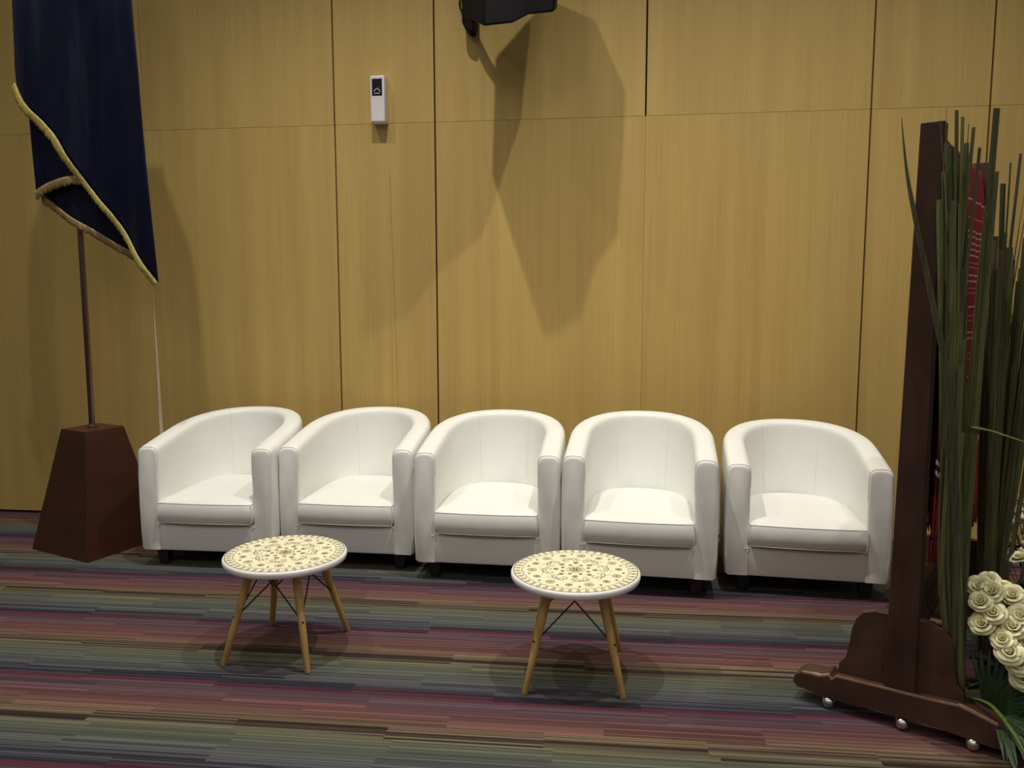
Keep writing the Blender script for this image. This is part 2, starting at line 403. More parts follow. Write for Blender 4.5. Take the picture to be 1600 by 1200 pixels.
def make_chair(label, grp):
    root = thing('tub_armchair', (0, 0, 0), label, 'armchair', group=grp)
    ZD = .235
    def section(p, nr, zt, th, ybias=0):
        r = min(th, .05); prof = []
        bulge = lambda z: .006*sin(pi*min(1, max(0, (z-ZB)/(zt-ZB))))
        for z in (ZB, ZB+.008, .2, .35, .5): prof.append((th-(.010 if z == ZB else 0)+bulge(z), min(z, zt-r-.01)))
        for k in range(0, 13):
            a = k*pi/12; ca = cos(a); sa = sin(a)
            prof.append((math.copysign(abs(ca)**.62, ca)*th, zt-r+r*abs(sa)**.68))
        vback = max(0, p.y-.30)/(DP-.30)
        for z in (.5, .40, .30, ZD, ZB): prof.append((-th-.045*vback*(zt-z)/(zt-ZD)*1.0, min(z, zt-r-.012)))
        return [(p.x+nr.x*o, p.y+nr.y*o, z) for o, z in prof]
    mb = MB(); rows = []
    # rounded front noses
    p0, n0 = UP[0]; p1, n1 = UP[-1]
    for (p, nr, first) in ((p0, n0, True),):
        for d, sc, dz in ((.000, .80, .016), (.003, .93, .006), (.010, .99, .001)):
            rows.append(section(Vector((p.x, d)), nr, top_z(0)-dz, TH*sc))
    for i, (p, nr) in enumerate(UP):
        if p.y < .02: continue
        rows.append(section(p, nr, top_z(p.y), TH))
    for d, sc, dz in ((.010, .99, .001), (.003, .93, .006), (.000, .80, .016)):
        rows.append(section(Vector((p1.x, d)), n1, top_z(0)-dz, TH*sc))
    base = len(mb.v); mb.grid(rows, True)
    wd = len(rows[0]); mb.f.append(tuple(range(wd))); mb.mi.append(0)
    mb.f.append(tuple((len(rows)-1)*wd+k for k in range(wd))[::-1]); mb.mi.append(0)
    shell = mb.build('shell', M['leather'], root, angle=60)
    # front apron with a slight sag
    mb = MB(); hw = W/2-2*TH+.012; rows = []
    for j in range(17):
        x = lerp(-hw, hw, j/16); e = abs(j/8-1); sag = .014*(1-e**4)
        prof = [(.006, ZB), (.002, ZB+.012), (.002+.004*(1-e**4), .16), (.000, .225-sag), (.004, .243-sag), (.018, .250-sag), (.05, .247-sag), (.62, .235), (.62, ZB)]
        rows.append([(x, a+(.012 if e > .98 else 0)*0, z) for a, z in prof])
    mb.grid(rows, True); n = len(rows[0]); mb.f.append(tuple(range(n))); mb.mi.append(0)
    mb.f.append(tuple((len(rows)-1)*n+k for k in range(n))[::-1]); mb.mi.append(0)
    mb.build('apron', M['leather'], root, angle=50)
    # puckers where arm meets apron
    # seat cushion
    ZC, ZCB = .360, .250; cw = .2555; out = []
    vb = DP-2*TH-.055
    for i in range(13): out.append((lerp(-cw, cw, i/12), -.022-.010*sin(pi*i/12)))        # front edge, left to right
    for i in range(1, 7): out.append((cw+.004*sin(pi*i/7), lerp(-.022, .33, i/6)))
    for i in range(1, 24):
        a = pi*i/24; out.append((cw*math.copysign(abs(cos(a))**.8, cos(a)), .33+(vb-.33)*abs(sin(a))**.8))
    for i in range(0, 6): out.append((-cw-.004*sin(pi*(i+1)/7), lerp(.33, -.022, i/6)))
    cxn, cyn = 0, .30
    def ring(k, z): return [(cxn+(x-cxn)*k, cyn+(y-cyn)*k, z) for x, y in out]
    mb = MB(); rows = []
    for k, z in ((.20, ZCB), (.6, ZCB), (.93, ZCB-.003), (.975, ZCB+.002), (.998, ZCB+.016), (1.015, ZCB+.045), (1.015, ZCB+.07), (1.0, ZC-.008), (.988, ZC), (.965, ZC+.006), (.90, ZC+.016), (.8, ZC+.025), (.65, ZC+.034), (.45, ZC+.040), (.25, ZC+.043), (.08, ZC+.044)):
        rows.append(ring(k, z))
    mb.grid(rows, True); n = len(out); mb.f.append(tuple(range(n))); mb.mi.append(0)
    mb.f.append(tuple((len(rows)-1)*n+k for k in range(n))); mb.mi.append(0)
    cush = mb.build('seat_cushion', M['leather'], root, angle=80)
    mb = MB(); e = ring(.992, ZC-.001)
    mb.tube(e+[e[0]], .0021, 5, caps=False)
    e2 = [p for p in ring(.990, ZCB+.004)][:13]; mb.tube(e2, .002, 5)
    mb.tube([(cw-.001, -.024, ZCB+.006), (cw+.003, -.027, ZCB+.05), (cw-.001, -.022, ZC-.002)], .002, 5)
    mb.tube([(-cw+.001, -.024, ZCB+.006), (-cw-.003, -.027, ZCB+.05), (-cw+.001, -.022, ZC-.002)], .002, 5)
    mb.build('piping', M['pipe'], cush)
    # stitched seams: arm fronts and the two back seams
    for sg in (-1, 1):
        mb = MB(); px = sg*(W/2-TH); pts = []
        zt = top_z(0)
        for k in range(0, 13):
            a = pi*k/12; pts.append((px+math.copysign(abs(cos(a))**.62, cos(a))*TH*.985, .0085, zt-.05+.0495*abs(sin(a))**.68))
        pts = [(px+TH*.985, .0085, zt-.12)]+pts+[(px-TH*.985, .0085, zt-.16)]
        mb.tube(pts, .0016, 5)
        mb.build('seam', M['pipe'], shell)
        mb = MB(); 
        i = 12+(10 if sg < 0 else 22); p, nr = UP[i]
        sec = section(p, nr, top_z(p.y), TH); mb.tube([Vector(q) for q in sec[8:22]], .0011, 5)
        mb.build('seam', M['pipe'], shell)
        # outer apron seam below the cushion corner
        mb = MB(); x = sg*(W/2-2*TH+.004); mb.tube([(x, .0008, ZB+.01), (x, .0005, .235)], .0012, 5); mb.build('seam', M['pipe'], shell)
        # puckered corner folds
        mb = MB(); rnd = random.Random(3+sg)
        for k in range(3):
            a = radians(-60+50*k); c0 = Vector((sg*(W/2-2*TH-.004), -.002, .238)); d = Vector((sg*cos(a), 0, sin(a)))
            L = rnd.uniform(.022, .04)
            mb.tube([c0+d*.002, c0+d*L*.5+Vector((0, .0015, 0)), c0+d*L+Vector((0, .006, 0))], [.0012, .0026, .0006], 6)
        mb.build('pucker', M['leather'], shell)
    # dust cover + legs
    mb = MB(); mb.box((-.30, .03, ZB-.012), (.30, .62, ZB+.004)); mb.build('dust_cover', M['underlining'], root, smooth=False)
    for lx, ly in ((-.275, .075), (.275, .075), (-.22, .62), (.22, .62)):
        mb = MB(); a, b_ = .034, .022
        mb.add([(lx+sx*a, ly+sy*a, ZB+.002) for sx, sy in ((-1, -1), (1, -1), (1, 1), (-1, 1))]+[(lx+sx*b_, ly+sy*b_, 0) for sx, sy in ((-1, -1), (1, -1), (1, 1), (-1, 1))],
               [(0, 1, 2, 3), (7, 6, 5, 4), (0, 4, 5, 1), (1, 5, 6, 2), (2, 6, 7, 3), (3, 7, 4, 0)])
        mb.build('leg', M['blackwood'], root, smooth=False, bevel=.003)
    return root
chairs = [(-2.110, -.892, .020, .985, 1.0, 'white leatherette tub armchair at the left end, beside the brown flag pedestal'),
          (-1.377, -.820, -.006, .985, .985, 'white leatherette tub armchair, second from the flag, under the wall air freshener'),
          (-.622, -.923, -.010, .998, 1.0, 'white leatherette tub armchair in the middle of the row of five'),
          (.122, -1.000, -.050, 1.02, 1.0, 'white leatherette tub armchair directly behind the right round table, fourth from the flag'),
          (.908, -.930, -.065, .965, 1.02, 'white leatherette tub armchair at the right end, partly behind the dark wooden stand')]
first = make_chair(chairs[0][5], 'white tub armchairs in a row along the wall')
for i, (x, y, a, sz, sx, lab) in enumerate(chairs):
    c = first if i == 0 else copy_tree(first)
    c.location = (x, y, 0); c.rotation_euler = (0, 0, a); c.scale = (sx, 1, sz); c['label'] = lab

# ------------------------------------------------------------------ round side tables
def ribbon(mb, pts, wd, z, mi, closed=False):
    n = len(pts); L = []; R = []
    for i in range(n):
        a = pts[(i-1) % n] if closed else pts[max(i-1, 0)]; b_ = pts[(i+1) % n] if closed else pts[min(i+1, n-1)]
        d = Vector((b_[0]-a[0], b_[1]-a[1])); d = d.normalized() if d.length > 0 else Vector((1, 0)); nn = Vector((-d.y, d.x))*wd*.78
        L.append((pts[i][0]+nn.x, pts[i][1]+nn.y, z)); R.append((pts[i][0]-nn.x, pts[i][1]-nn.y, z))
    if closed: L.append(L[0]); R.append(R[0])
    mb.grid([L, R], False, mi)
def make_table(label):
    R = .2435; ZT = .40
    root = thing('round_side_table', (0, 0, 0), label, 'side table', group='round patterned side tables')
    mb = MB()
    mb.lathe([(.02, ZT-.030), (R-.012, ZT-.030), (R-.004, ZT-.027), (R, ZT-.018), (R, ZT-.007), (R-.003, ZT-.002), (R-.008, ZT), (.01, ZT)], 96)
    top = mb.build('tabletop', M['tabwhite'], root, angle=50)
    z = ZT+.0012
    mb = MB(); mb.lathe([(R-.0085, ZT-.001), (R-.0085, ZT+.0006), (R-.0095, ZT+.001), (.004, ZT+.001)], 96, mi=0)
    P = lambda r, a: (r*cos(a), r*sin(a))
    zi = ZT+.00145
    ribbon(mb, [P(R-.0105, 2*pi*k/120) for k in range(120)], .0018, zi, 1, True)
    n = 46
    for k in range(n):                                      # border of drop-shaped loops
        a = 2*pi*k/n; pts = []
        for j in range(15):
            t = 2*pi*j/14; rr = R-.0255+.0115*cos(t); wdt = .0078*sin(t)*(1 if cos(t) > 0 else .8+.2*cos(t)) * (.55+.45*(1+cos(t))/2)
            pts.append(P(rr, a+wdt/rr))
        ribbon(mb, pts, .0014, zi, 1)
        ribbon(mb, [P(R-.020, a), P(R-.030, a)], .0014, zi+.0001, 1)
    pts = []
    for k in range(361):                                    # scalloped line inside the border
        a = 2*pi*k/360; pts.append(P(R-.046+.005*abs(sin(a*14))+.002*sin(a*42), a))
    ribbon(mb, pts, .0014, zi, 1)
    def flower(cx, cy, r, pet, rot=0, mi=1):
        pts = []
        for k in range(73):
            a = 2*pi*k/72; rr = r*(.80+.20*abs(cos(a*pet/2+rot))); pts.append((cx+rr*cos(a), cy+rr*sin(a)))
        ribbon(mb, pts, .0015, zi, mi)
        for q, m_ in ((.48, 2), (.22, 1)):
            ribbon(mb, [(cx+r*q*cos(2*pi*k/20), cy+r*q*sin(2*pi*k/20)) for k in range(20)], .0014, zi, m_, True)
        for k in range(pet):
            a = 2*pi*(k+.5)/pet; ribbon(mb, [(cx+r*.5*cos(a), cy+r*.5*sin(a)), (cx+r*.8*cos(a), cy+r*.8*sin(a))], .0012, zi, 2)
    for k in range(14):                                     # ring of rosettes, alternately large and small
        a = 2*pi*k/14+.1; r = .017 if k % 2 else .013
        flower(.163*cos(a), .163*sin(a), r, 6 if k % 2 else 8)
        a2 = a+pi/14
        flower(.180*cos(a2), .180*sin(a2), .0045, 4)
    def curl(cx, cy, a0, s, mir):
        pts = []
        for k in range(26):
            t = k/25; ang = a0+mir*(t*4.6); rr = s*(1-t*.75); pts.append((cx+rr*cos(ang), cy+rr*sin(ang)))
        ribbon(mb, pts, .0015, zi, 1)
    for k in range(8):                                      # scroll work round the middle
        a = 2*pi*k/8+.2
        for mir in (-1, 1):
            curl(.118*cos(a+mir*.10), .118*sin(a+mir*.10), a+pi/2*mir, .015, mir)
            curl(.100*cos(a+mir*.22), .100*sin(a+mir*.22), a-pi/2*mir, .012, -mir)
        pts = [P(.105+.022*sin(pi*j/12), a-.35+.7*j/12) for j in range(13)]; ribbon(mb, pts, .0015, zi, 1)
        pts = [P(.128+.008*cos(2*pi*j/12), a-.3+.6*j/12) for j in range(13)]; ribbon(mb, pts, .0013, zi, 2)
    for k in range(8):
        a = 2*pi*k/8; flower(.074*cos(a), .074*sin(a), .010, 5, mi=1)
        a += pi/8; flower(.052*cos(a), .052*sin(a), .0075, 4, mi=2)
    flower(0, 0, .024, 8); flower(0, 0, .036, 8, mi=2)
    pr = mb.build('printed_surface', [M['cream'], M['ink'], M['ink2']], root, smooth=False, fixn=False)
    pr['label'] = 'cream printed top with brown flower line pattern'
    # legs
    fx, fyy, tx_, ty_ = .176, .196, .094, .104
    ends = []
    for k in range(4):
        sx_, sy2 = ((1, 1), (-1, 1), (-1, -1), (1, -1))[k]; f_ = Vector((fx*sx_, fyy*sy2, 0)); t_ = Vector((tx_*sx_, ty_*sy2, ZT-.032))
        ends.append((f_, t_)); d = t_-f_
        mb = MB(); ts = (0, .01, .3, .6, .8, 1); rr = (.0095, .0112, .0135, .0155, .0165, .0165)
        mb.tube([f_+d*t for t in ts], list(rr), 16)
        mb.build('leg', M['beech'], root)
    for k in range(4):
        f0, t0 = ends[k]; f1, t1 = ends[(k+1) % 4]
        mb = MB()
        for (fa, ta, fb, tb) in ((f0, t0, f1, t1), (f1, t1, f0, t0)):
            lo = fa+(ta-fa)*.50; hi = ta+(tb-ta)*.72; hi.z = ZT-.034
            mb.tube([lo, hi], .0030, 8)
        mb.build('wire_brace', M['wire'], root)
    mb = MB()
    for k in range(4):
        t0 = ends[k][1].copy(); t1 = ends[(k+1) % 4][1].copy(); t0.z = t1.z = ZT-.036
        mb.tube([t0, t1], .0045, 8)
    for k in range(4):
        q = ends[k][1]; mb.lathe([(.019, -.008), (.019, .004)], 20, c=(q.x, q.y, ZT-.036))
    mb.build('mounting_frame', M['wire'], root)
    for k in range(4):
        f0, t0 = ends[k]; c0 = f0+(t0-f0)*.50; mb = MB(); dr = Vector((c0.x, c0.y, 0)).normalized()
        mb.tube([c0+dr*.012, c0+dr*.0175], .004, 10); mb.build('bolt', M['blackwood'], root)
    return root
t1 = make_table('white rimmed round table with cream patterned top, in front of the two leftmost armchairs')
t1.location = (-1.308, -1.745, 0); t1.rotation_euler = (0, 0, -.065)
t2 = copy_tree(t1); t2.location = (-.137, -1.808, 0); t2.rotation_euler = (0, 0, .03)
t2['label'] = 'white rimmed round table with cream patterned top, in front of the third and fourth armchairs'

# ------------------------------------------------------------------ flag stand and flag
fs = thing('flag_stand', (-2.956, -.60, 0), 'brown tapered wooden pedestal holding a steel flag pole at the left', 'flag stand')
def rel(p): return (p[0]+2.956, p[1]+.60, p[2])
mb = MB()
bc = [(-2.80, -.889), (-2.640, -.395), (-3.112, -.215), (-3.272, -.705)]
tcn = [(-2.826, -.802), (-2.750, -.580), (-2.962, -.500), (-3.032, -.722)]
mb.add([rel((x, y, 0)) for x, y in bc]+[rel((x, y, .70)) for x, y in tcn], [(3, 2, 1, 0), (4, 5, 6, 7), (0, 1, 5, 4), (1, 2, 6, 5), (2, 3, 7, 6), (3, 0, 4, 7)])
mb.build('pedestal', M['pedestal'], fs, smooth=False, bevel=.003)
px, py = -2.898, -.645
mb = MB(); mb.tube([rel((px, py, .69)), rel((px, py, 2.0)), rel((px, py, 3.55))], .0155, 20); mb.build('pole', M['chrome'], fs)
mb = MB(); mb.lathe([(.028, 0), (.028, .006), (.019, .012), (.0165, .02)], 24, c=rel((px, py, .70))); mb.build('collar', M['pedestal'], fs)
mb = MB(); mb.lathe([(.012, 0), (.024, .02), (.034, .05), (.026, .09), (.004, .16)], 20, c=rel((px, py, 3.54))); mb.build('finial', M['fringe'], fs)

fl = thing('flag', (px, py, 3.45), 'dark navy flag with gold fringe hanging folded from the pole at the left', 'flag')
def adj(pts, y0, y1): return [(x*(y1+DIST)/(y0+DIST), HGT+(z-HGT)*(y1+DIST)/(y0+DIST)) for x, z in pts]
def frel(p): return (p[0]-px, p[1]-py, p[2]-3.45)
left = [(-3.05, 3.42), (-3.12, 3.2), (-3.149, 2.97), (-3.155, 2.842), (-3.160, 2.729), (-3.168, 2.632), (-3.163, 2.55)]
bottom = [(-3.163, 2.55), (-3.097, 2.44), (-2.994, 2.332), (-2.926, 2.254), (-2.87, 2.147), (-2.801, 2.032), (-2.736, 1.951), (-2.668, 1.877), (-2.59, 1.769), (-2.499, 1.634), (-2.405, 1.498)]
right = [(-2.60, 3.42), (-2.50, 3.15), (-2.478, 2.939), (-2.471, 2.813), (-2.449, 2.526), (-2.425, 2.251), (-2.408, 1.906), (-2.393, 1.656), (-2.405, 1.498)]
left = adj(left, -.72, -.755); bottom = adj(bottom, -.72, -.755); right = adj(right, -.72, -.755)
def fy(x, z, base=-.755):
    u = (x+3.16)/.75; fall = min(1, max(0, (3.4-z)/.5))
    return base+.020*sin(u*9+z*1.1)*fall+.010*sin(u*21-z*2.0+1)*fall-.02*(1-u)*0
rows = []
nu, nv = 56, 60
for j in range(nu+1):
    s_ = j/nu
    topx = lerp(-3.03, -2.62, s_); bx, bz = interp(bottom, s_)
    col_ = []
    for i in range(nv+1):
        t = i/nv; z = lerp(3.42, bz, t)
        # side limits at this height
        def side(pl, z):
            for a, b_ in zip(pl, pl[1:]):
                if b_[1] <= z <= a[1]: return lerp(a[0], b_[0], (a[1]-z)/max(1e-6, a[1]-b_[1]))
            return pl[-1][0] if z < pl[-1][1] else pl[0][0]
        xl = side(left, max(z, 2.55)); xr = side(right, z)
        x = lerp(xl, xr, s_) if z >= 2.55 else None
        if x is None:
            # below the left corner: columns run toward their own bottom point
            xa = lerp(side(left, 2.55), side(right, 2.55), s_); tt = (2.55-z)/max(1e-6, 2.55-bz); x = lerp(xa, bx, tt)
        col_.append(frel((x, fy(x, z), z)))
    rows.append(col_)
mb = MB(); mb.grid(rows)
cloth = mb.build('flag_cloth', M['satin'], fl, angle=180, solid=.0025)
def strip(pts, wfn, base, n=90, jag=.0, th=.006, mtl='fringe', name='fringe', down=None, yoff=0):
    """fringe following an edge; hangs along 'down' by wfn(t)"""
    mb = MB(); rnd = random.Random(5); front = []; back = []
    for i in range(n+1):
        t = i/n; x, z = interp(pts, t); w_ = wfn(t)*(1+rnd.uniform(-jag, jag))
        dx, dz = down
        y = fy(x, z, base)+yoff
        row = []
        for k in range(5):
            q = k/4; row.append(frel((x+dx*w_*q+rnd.uniform(-.0012, .0012), y-th*(1 if i % 2 else .45)*sin(pi*(q*.8+.2)), z+dz*w_*q)))
        front.append(row)
    mb.grid(front)
    return mb.build(name, M[mtl], fl, angle=180, solid=.006)
strip(bottom, lambda t: .030+.012*sin(pi*min(1, t*2.2)), -.758, 160, .10, down=(-.80, -.62), yoff=-.004)
# back layers of the same folded cloth
def layer(name, lft, rgt, base, mtl='satin'):
    rows = []
    for j in range(31):
        s_ = j/30; a = interp(lft, 1); row = []
        for i in range(31):
            t = i/30; l = interp(lft, t); r_ = interp(rgt, t)
            x = lerp(l[0], r_[0], s_); z = lerp(l[1], r_[1], s_)
            row.append(frel((x, fy(x, z, base), z)))
        rows.append(row)
    mb = MB(); mb.grid(rows); return mb.build(name, M[mtl], fl, angle=180, solid=.0025)
A2 = lambda p: adj(p, -.68, -.722)
layer('flag_fold', A2([(-3.122, 2.62), (-3.119, 2.42), (-3.116, 2.22), (-3.113, 1.990)]), A2([(-2.60, 2.62), (-2.66, 2.42), (-2.70, 2.2), (-2.76, 2.075)]), -.722)
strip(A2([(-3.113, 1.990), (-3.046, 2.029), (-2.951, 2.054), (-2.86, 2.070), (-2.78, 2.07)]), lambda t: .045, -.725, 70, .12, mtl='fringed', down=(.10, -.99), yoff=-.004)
A3 = lambda p: adj(p, -.64, -.690)
layer('flag_fold', A3([(-3.100, 2.30), (-3.104, 2.2), (-3.106, 2.06), (-3.107, 1.974)]), A3([(-2.60, 2.10), (-2.56, 1.9), (-2.51, 1.7), (-2.465, 1.545)]), -.690)
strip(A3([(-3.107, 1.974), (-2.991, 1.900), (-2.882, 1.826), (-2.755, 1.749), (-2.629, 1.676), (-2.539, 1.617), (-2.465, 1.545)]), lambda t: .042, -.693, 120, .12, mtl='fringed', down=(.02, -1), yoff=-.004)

# ------------------------------------------------------------------ wall air freshener
af = thing('air_freshener', (-1.386, 0, 2.435), 'small white wall air freshener dispenser with dark window above the second armchair', 'air freshener')
mb = MB(); mb.box((-.043, -.074, 0), (.043, -.0012, .262)); mb.build('housing', M['plastic'], af, smooth=True, bevel=.007, angle=60)
mb = MB(); mb.box((-.031, -.0760, .148), (.029, -.0732, .243)); mb.build('window', M['window'], af, bevel=.001)
mb = MB(); mb.tube([(-.017*cos(pi*k/10), -.077, .168+.017*sin(pi*k/10)) for k in range(11)], .0022, 6)
mb.tube([(-.017, -.0768, .160), (.016, -.0768, .160)], .002, 6); mb.tube([(.003, -.0768, .19), (.008, -.0768, .194)], .002, 6)
mb.build('nozzle_ring', M['plastic'], af)

# ------------------------------------------------------------------ black wall speaker on bracket
sp = thing('wall_speaker', (-.60, 0, 2.80), 'black speaker on a wall bracket high above the middle armchair', 'speaker')
def srel(p): return (p[0]+.60, p[1], p[2]-2.80)
foot = [(-.655, -.72, 2.732), (-.515, -.69, 2.748), (-.442, -.63, 2.803), (-.320, -.58, 2.832), (-.325, -.34, 2.925), (-.50, -.24, 2.95), (-.80, -.45, 2.87)]
mb = MB(); n = len(foot)
mb.add([srel(p) for p in foot]+[srel((p[0]+(.035 if p[0] > -.4 else .02), p[1]+.02, 3.36+.03*p[0])) for p in foot],
       [tuple(range(n)), tuple(range(n, 2*n))[::-1]]+[(i, n+i, n+(i+1) % n, (i+1) % n) for i in range(n)])
mb.build('cabinet', M['blackbox'], sp, smooth=True, bevel=.012, angle=40)
mb = MB()
mb.prism([(-.877, 3.30), (-.877, 2.96), (-.862, 2.925), (-.828, 2.905), (-.812, 2.915), (-.806, 2.96), (-.806, 3.30)], lambda a, b_, t: srel((a, t, b_)), -.11, -.001)
mb.build('wall_bracket', M['blackbox'], sp, smooth=False, bevel=.006)
mb = MB(); mb.tube([srel((-.84, -.08, 3.02)), srel((-.78, -.22, 3.03)), srel((-.66, -.36, 3.02))], .022, 10); mb.build('bracket_arm', M['blackbox'], sp)
mb = MB()
mb.tube([srel(interp([(-.842, -.02, 3.32), (-.885, -.02, 3.17), (-.908, -.018, 3.09), (-.888, -.018, 3.045), (-.85, -.03, 3.03)], k/16)) for k in range(17)], .0045, 6)
mb.build('cable', M['blackbox'], sp)

# ------------------------------------------------------------------ carved wooden textile stand on casters
OX, OY, RA = .955, -2.050, radians(-29.5)
rk = thing('textile_stand', (OX, OY, 0), 'tall dark carved wooden stand on casters at the right, draped with red woven cloth', 'display stand', rz=RA)
RL = 1.08
H1, H2 = 1.955, 1.97
def endframe(y0, H, flip=False):
    # post, leaning very slightly to the right
    lean = .004
    mb = MB()
    def post(a, b_, c0, c1, z0, z1):
        vs_ = []
        for z in (z0, z1):
            k = lean*(z-.1); tp = 1-.32*z/2
            for x, y in ((a, c0), (b_, c0), (b_, c1), (a, c1)): vs_.append((x*tp+k+.008, y0+y, z))
        mb.add(vs_, [(3, 2, 1, 0), (4, 5, 6, 7), (0, 1, 5, 4), (1, 2, 6, 5), (2, 3, 7, 6), (3, 0, 4, 7)])
    post(-.052, .046, -.03, .035, .10, H)
    mb.build('post', M['darkwood'], rk, smooth=False, bevel=.004)
    # foot beam with scrolled ends
    prof = [(-.335, .065), (-.33, .09), (-.305, .108), (-.27, .112), (-.245, .112), (-.215, .124), (-.205, .112), (-.19, .128), (-.05, .132), (.10, .135), (.18, .140), (.23, .128), (.29, .110), (.335, .085),
            (.345, .06), (.335, .035), (.28, .032), (.12, .045), (-.05, .045), (-.18, .040), (-.245, .040), (-.28, .048), (-.32, .050)]
    if flip: prof = [(a*(.78 if a < 0 else 1), b_) for a, b_ in prof]
    mb = MB(); mb.prism(prof, lambda a, b_, t: (a, y0+t, b_), -.042, .042)
    for a, b_ in list(zip(prof, prof[1:]))[2:12]:
        wv = .010+.008*sin(a[0]*40)
        mb.add([(a[0], y0-.0425, a[1]-.006), (b_[0], y0-.0425, b_[1]-.006), (b_[0], y0-.0425, b_[1]+.0008), (a[0], y0-.0425, a[1]+.0008), (a[0], y0-.042+wv, a[1]+.0008), (b_[0], y0-.042+wv, b_[1]+.0008)],
               [(0, 1, 2, 3), (3, 2, 5, 4)], 1)
    mb.build('foot_beam', [M['wornwood'], M['edgewood']], rk, smooth=False)
    # bell shaped bracket board
    half = [(.195, .125), (.190, .165), (.170, .19), (.160, .25), (.154, .30), (.143, .335), (.122, .362), (.085, .375), (0, .378)]
    poly = half+[(-a, b_) for a, b_ in half[::-1][1:]]
    mb = MB(); mb.prism(poly, lambda a, b_, t: (a+lean*b_, y0+t, b_), -.014, .018)
    mb.build('bracket_board', M['wornwood'], rk, smooth=False, bevel=.003)
    # casters
    for cx_, cy2 in ((-.215 if not flip else -.18, -.03), (.02, -.03), (.225, -.03), (-.22, .055), (.22, .055)):
        mb = MB(); r = .021
        prof2 = [(r*.02+r*sin(pi*k/12), -r*cos(pi*k/12)) for k in range(13)]
        mb.lathe(prof2, 20, c=(cx_, y0+cy2, r+.0005))
        cst = mb.build('caster', M['steel'], rk, angle=60)
        mb = MB(); mb.tube([(cx_-.01, y0+cy2*.8, .030), (cx_-.014, y0+cy2*.6, .055)], .008, 10); mb.build('caster_stem', M['steel'], cst)
endframe(0, H1); endframe(RL, H2, True)
def rail(z, h, th=.022, mt='darkwood', name='rail', y0=.03, y1=RL-.03, lx=.004):
    mb = MB(); k = lx*(z-.1); mb.box((-th+k, y0, z-h/2), (th+k, y1, z+h/2)); return mb.build(name, M[mt], rk, smooth=False, bevel=.004)
rail(.415, .040); rail(.255, .040); rail(1.885, .05)
# carved panel between the two lower rails
mb = MB()
for k in range(15):
    yc = .08+k*(RL-.16)/14; zc = .335
    for q in (.030, .016):
        mb.tube([(.008, yc+q*cos(2*pi*j/14), zc+q*1.7*sin(2*pi*j/14)) for j in range(15)], .0055, 6, caps=False)
    mb.tube([(.008, yc-.035, .27), (.008, yc, .335), (.008, yc+.035, .40)], .005, 6)
    mb.tube([(.008, yc+.035, .27), (.008, yc, .335), (.008, yc-.035, .40)], .005, 6)
mb.box((.006, .03, .27), (.010, RL-.03, .40))
mb.build('carved_panel', M['wornwood'], rk, angle=50)
for yq in (.10, RL-.10):
    mb = MB(); mb.box((-.004, yq-.014, .43), (.030, yq+.014, 1.87)); mb.build('slat', M['darkwood'], rk, smooth=False, bevel=.003)
    mb = MB()
    for k in range(60):
        z = .46+k*.023; mb.tube([(.012, yq-.032, z), (.012, yq-.040, z+.011), (.012, yq-.032, z+.021)], .0035, 5)
    mb.build('carved_edge', M['wornwood'], rk)

# red woven cloth hung over the top rail
tx = thing('woven_cloth', (OX, OY, 0), 'red woven cloth with white stripes, shade painted into its near part, hanging on the dark stand', 'textile', rz=RA)
me_rows = []; uvs = []
NU, NV = 48, 60
def cl_sheet(side):
    rows = []; uv = []
    for i in range(NU+1):
        u = i/NU; y = .115+(RL-.20-.03)*u
        zb = lerp(.60, .54, u)
        row = []; uvr = []
        for j in range(NV+1):
            t = j/NV; z = lerp(zb, 1.915, t); amp = .010*(1-t)**.6+.002
            x = .056*1 if side > 0 else 0
            xx = (.004*(z-.1)) + side*(.045-.020*t**6*1.0) + amp*sin(u*31+side)+amp*.5*sin(u*67+z)
            row.append((xx+side*.035*(1-t)*u**2, y+.125*(1-t)*u**2, z)); uvr.append((u, (z-.45)/1.47))
        rows.append(row); uv.append(uvr)
    return rows, uv
def build_cloth(rows, uv, name, parent):
    mb = MB(); mb.grid(rows); o = mb.build(name, M['cloth'], parent, angle=180, solid=.003, fixn=False)
    l = o.data.uv_layers.new(name='UVMap'); flat = [q for r in uv for q in r]
    for lp in o.data.loops: l.data[lp.index].uv = flat[lp.vertex_index]
    return o
ra, ua = cl_sheet(1); rb, ub = cl_sheet(-1)
# joined over the rail
rows = []; uvs = []
for i in range(NU+1):
    top = []; tuv = []
    xa = ra[i][-1]; xb = rb[i][-1]
    for k in range(1, 6):
        a = pi*k/6; c = (xa[0]+xb[0])/2; h = abs(xa[0]-xb[0])/2
        top.append((c+h*cos(a), xa[1], xa[2]+.010*sin(a))); tuv.append((ua[i][-1][0], ua[i][-1][1]))
    rows.append(ra[i]+top+rb[i][::-1]); uvs.append(ua[i]+tuv+ub[i][::-1])
build_cloth(rows, uvs, 'cloth_panel', tx)
red_thread = simple('red_thread', (.20, .018, .024), rough=.9)
for sheet in (ra, rb):
    mb = MB(); rnd = random.Random(8)
    for i in range(0, 2*NU+1):
        a_, b_ = sheet[i//2][0], sheet[min(i//2+i % 2, NU)][0]
        p = tuple((q+r)/2 for q, r in zip(a_, b_)); L = rnd.uniform(.06, .085)
        mb.tube([(p[0], p[1], p[2]+.004), (p[0]+rnd.uniform(-.004, .004), p[1]+rnd.uniform(-.004, .004), p[2]-L*.5), (p[0]+rnd.uniform(-.008, .008), p[1]+rnd.uniform(-.006, .006), p[2]-L)], [.0052, .0045, .0015], 5)
    mb.build('cloth_fringe', red_thread, tx)

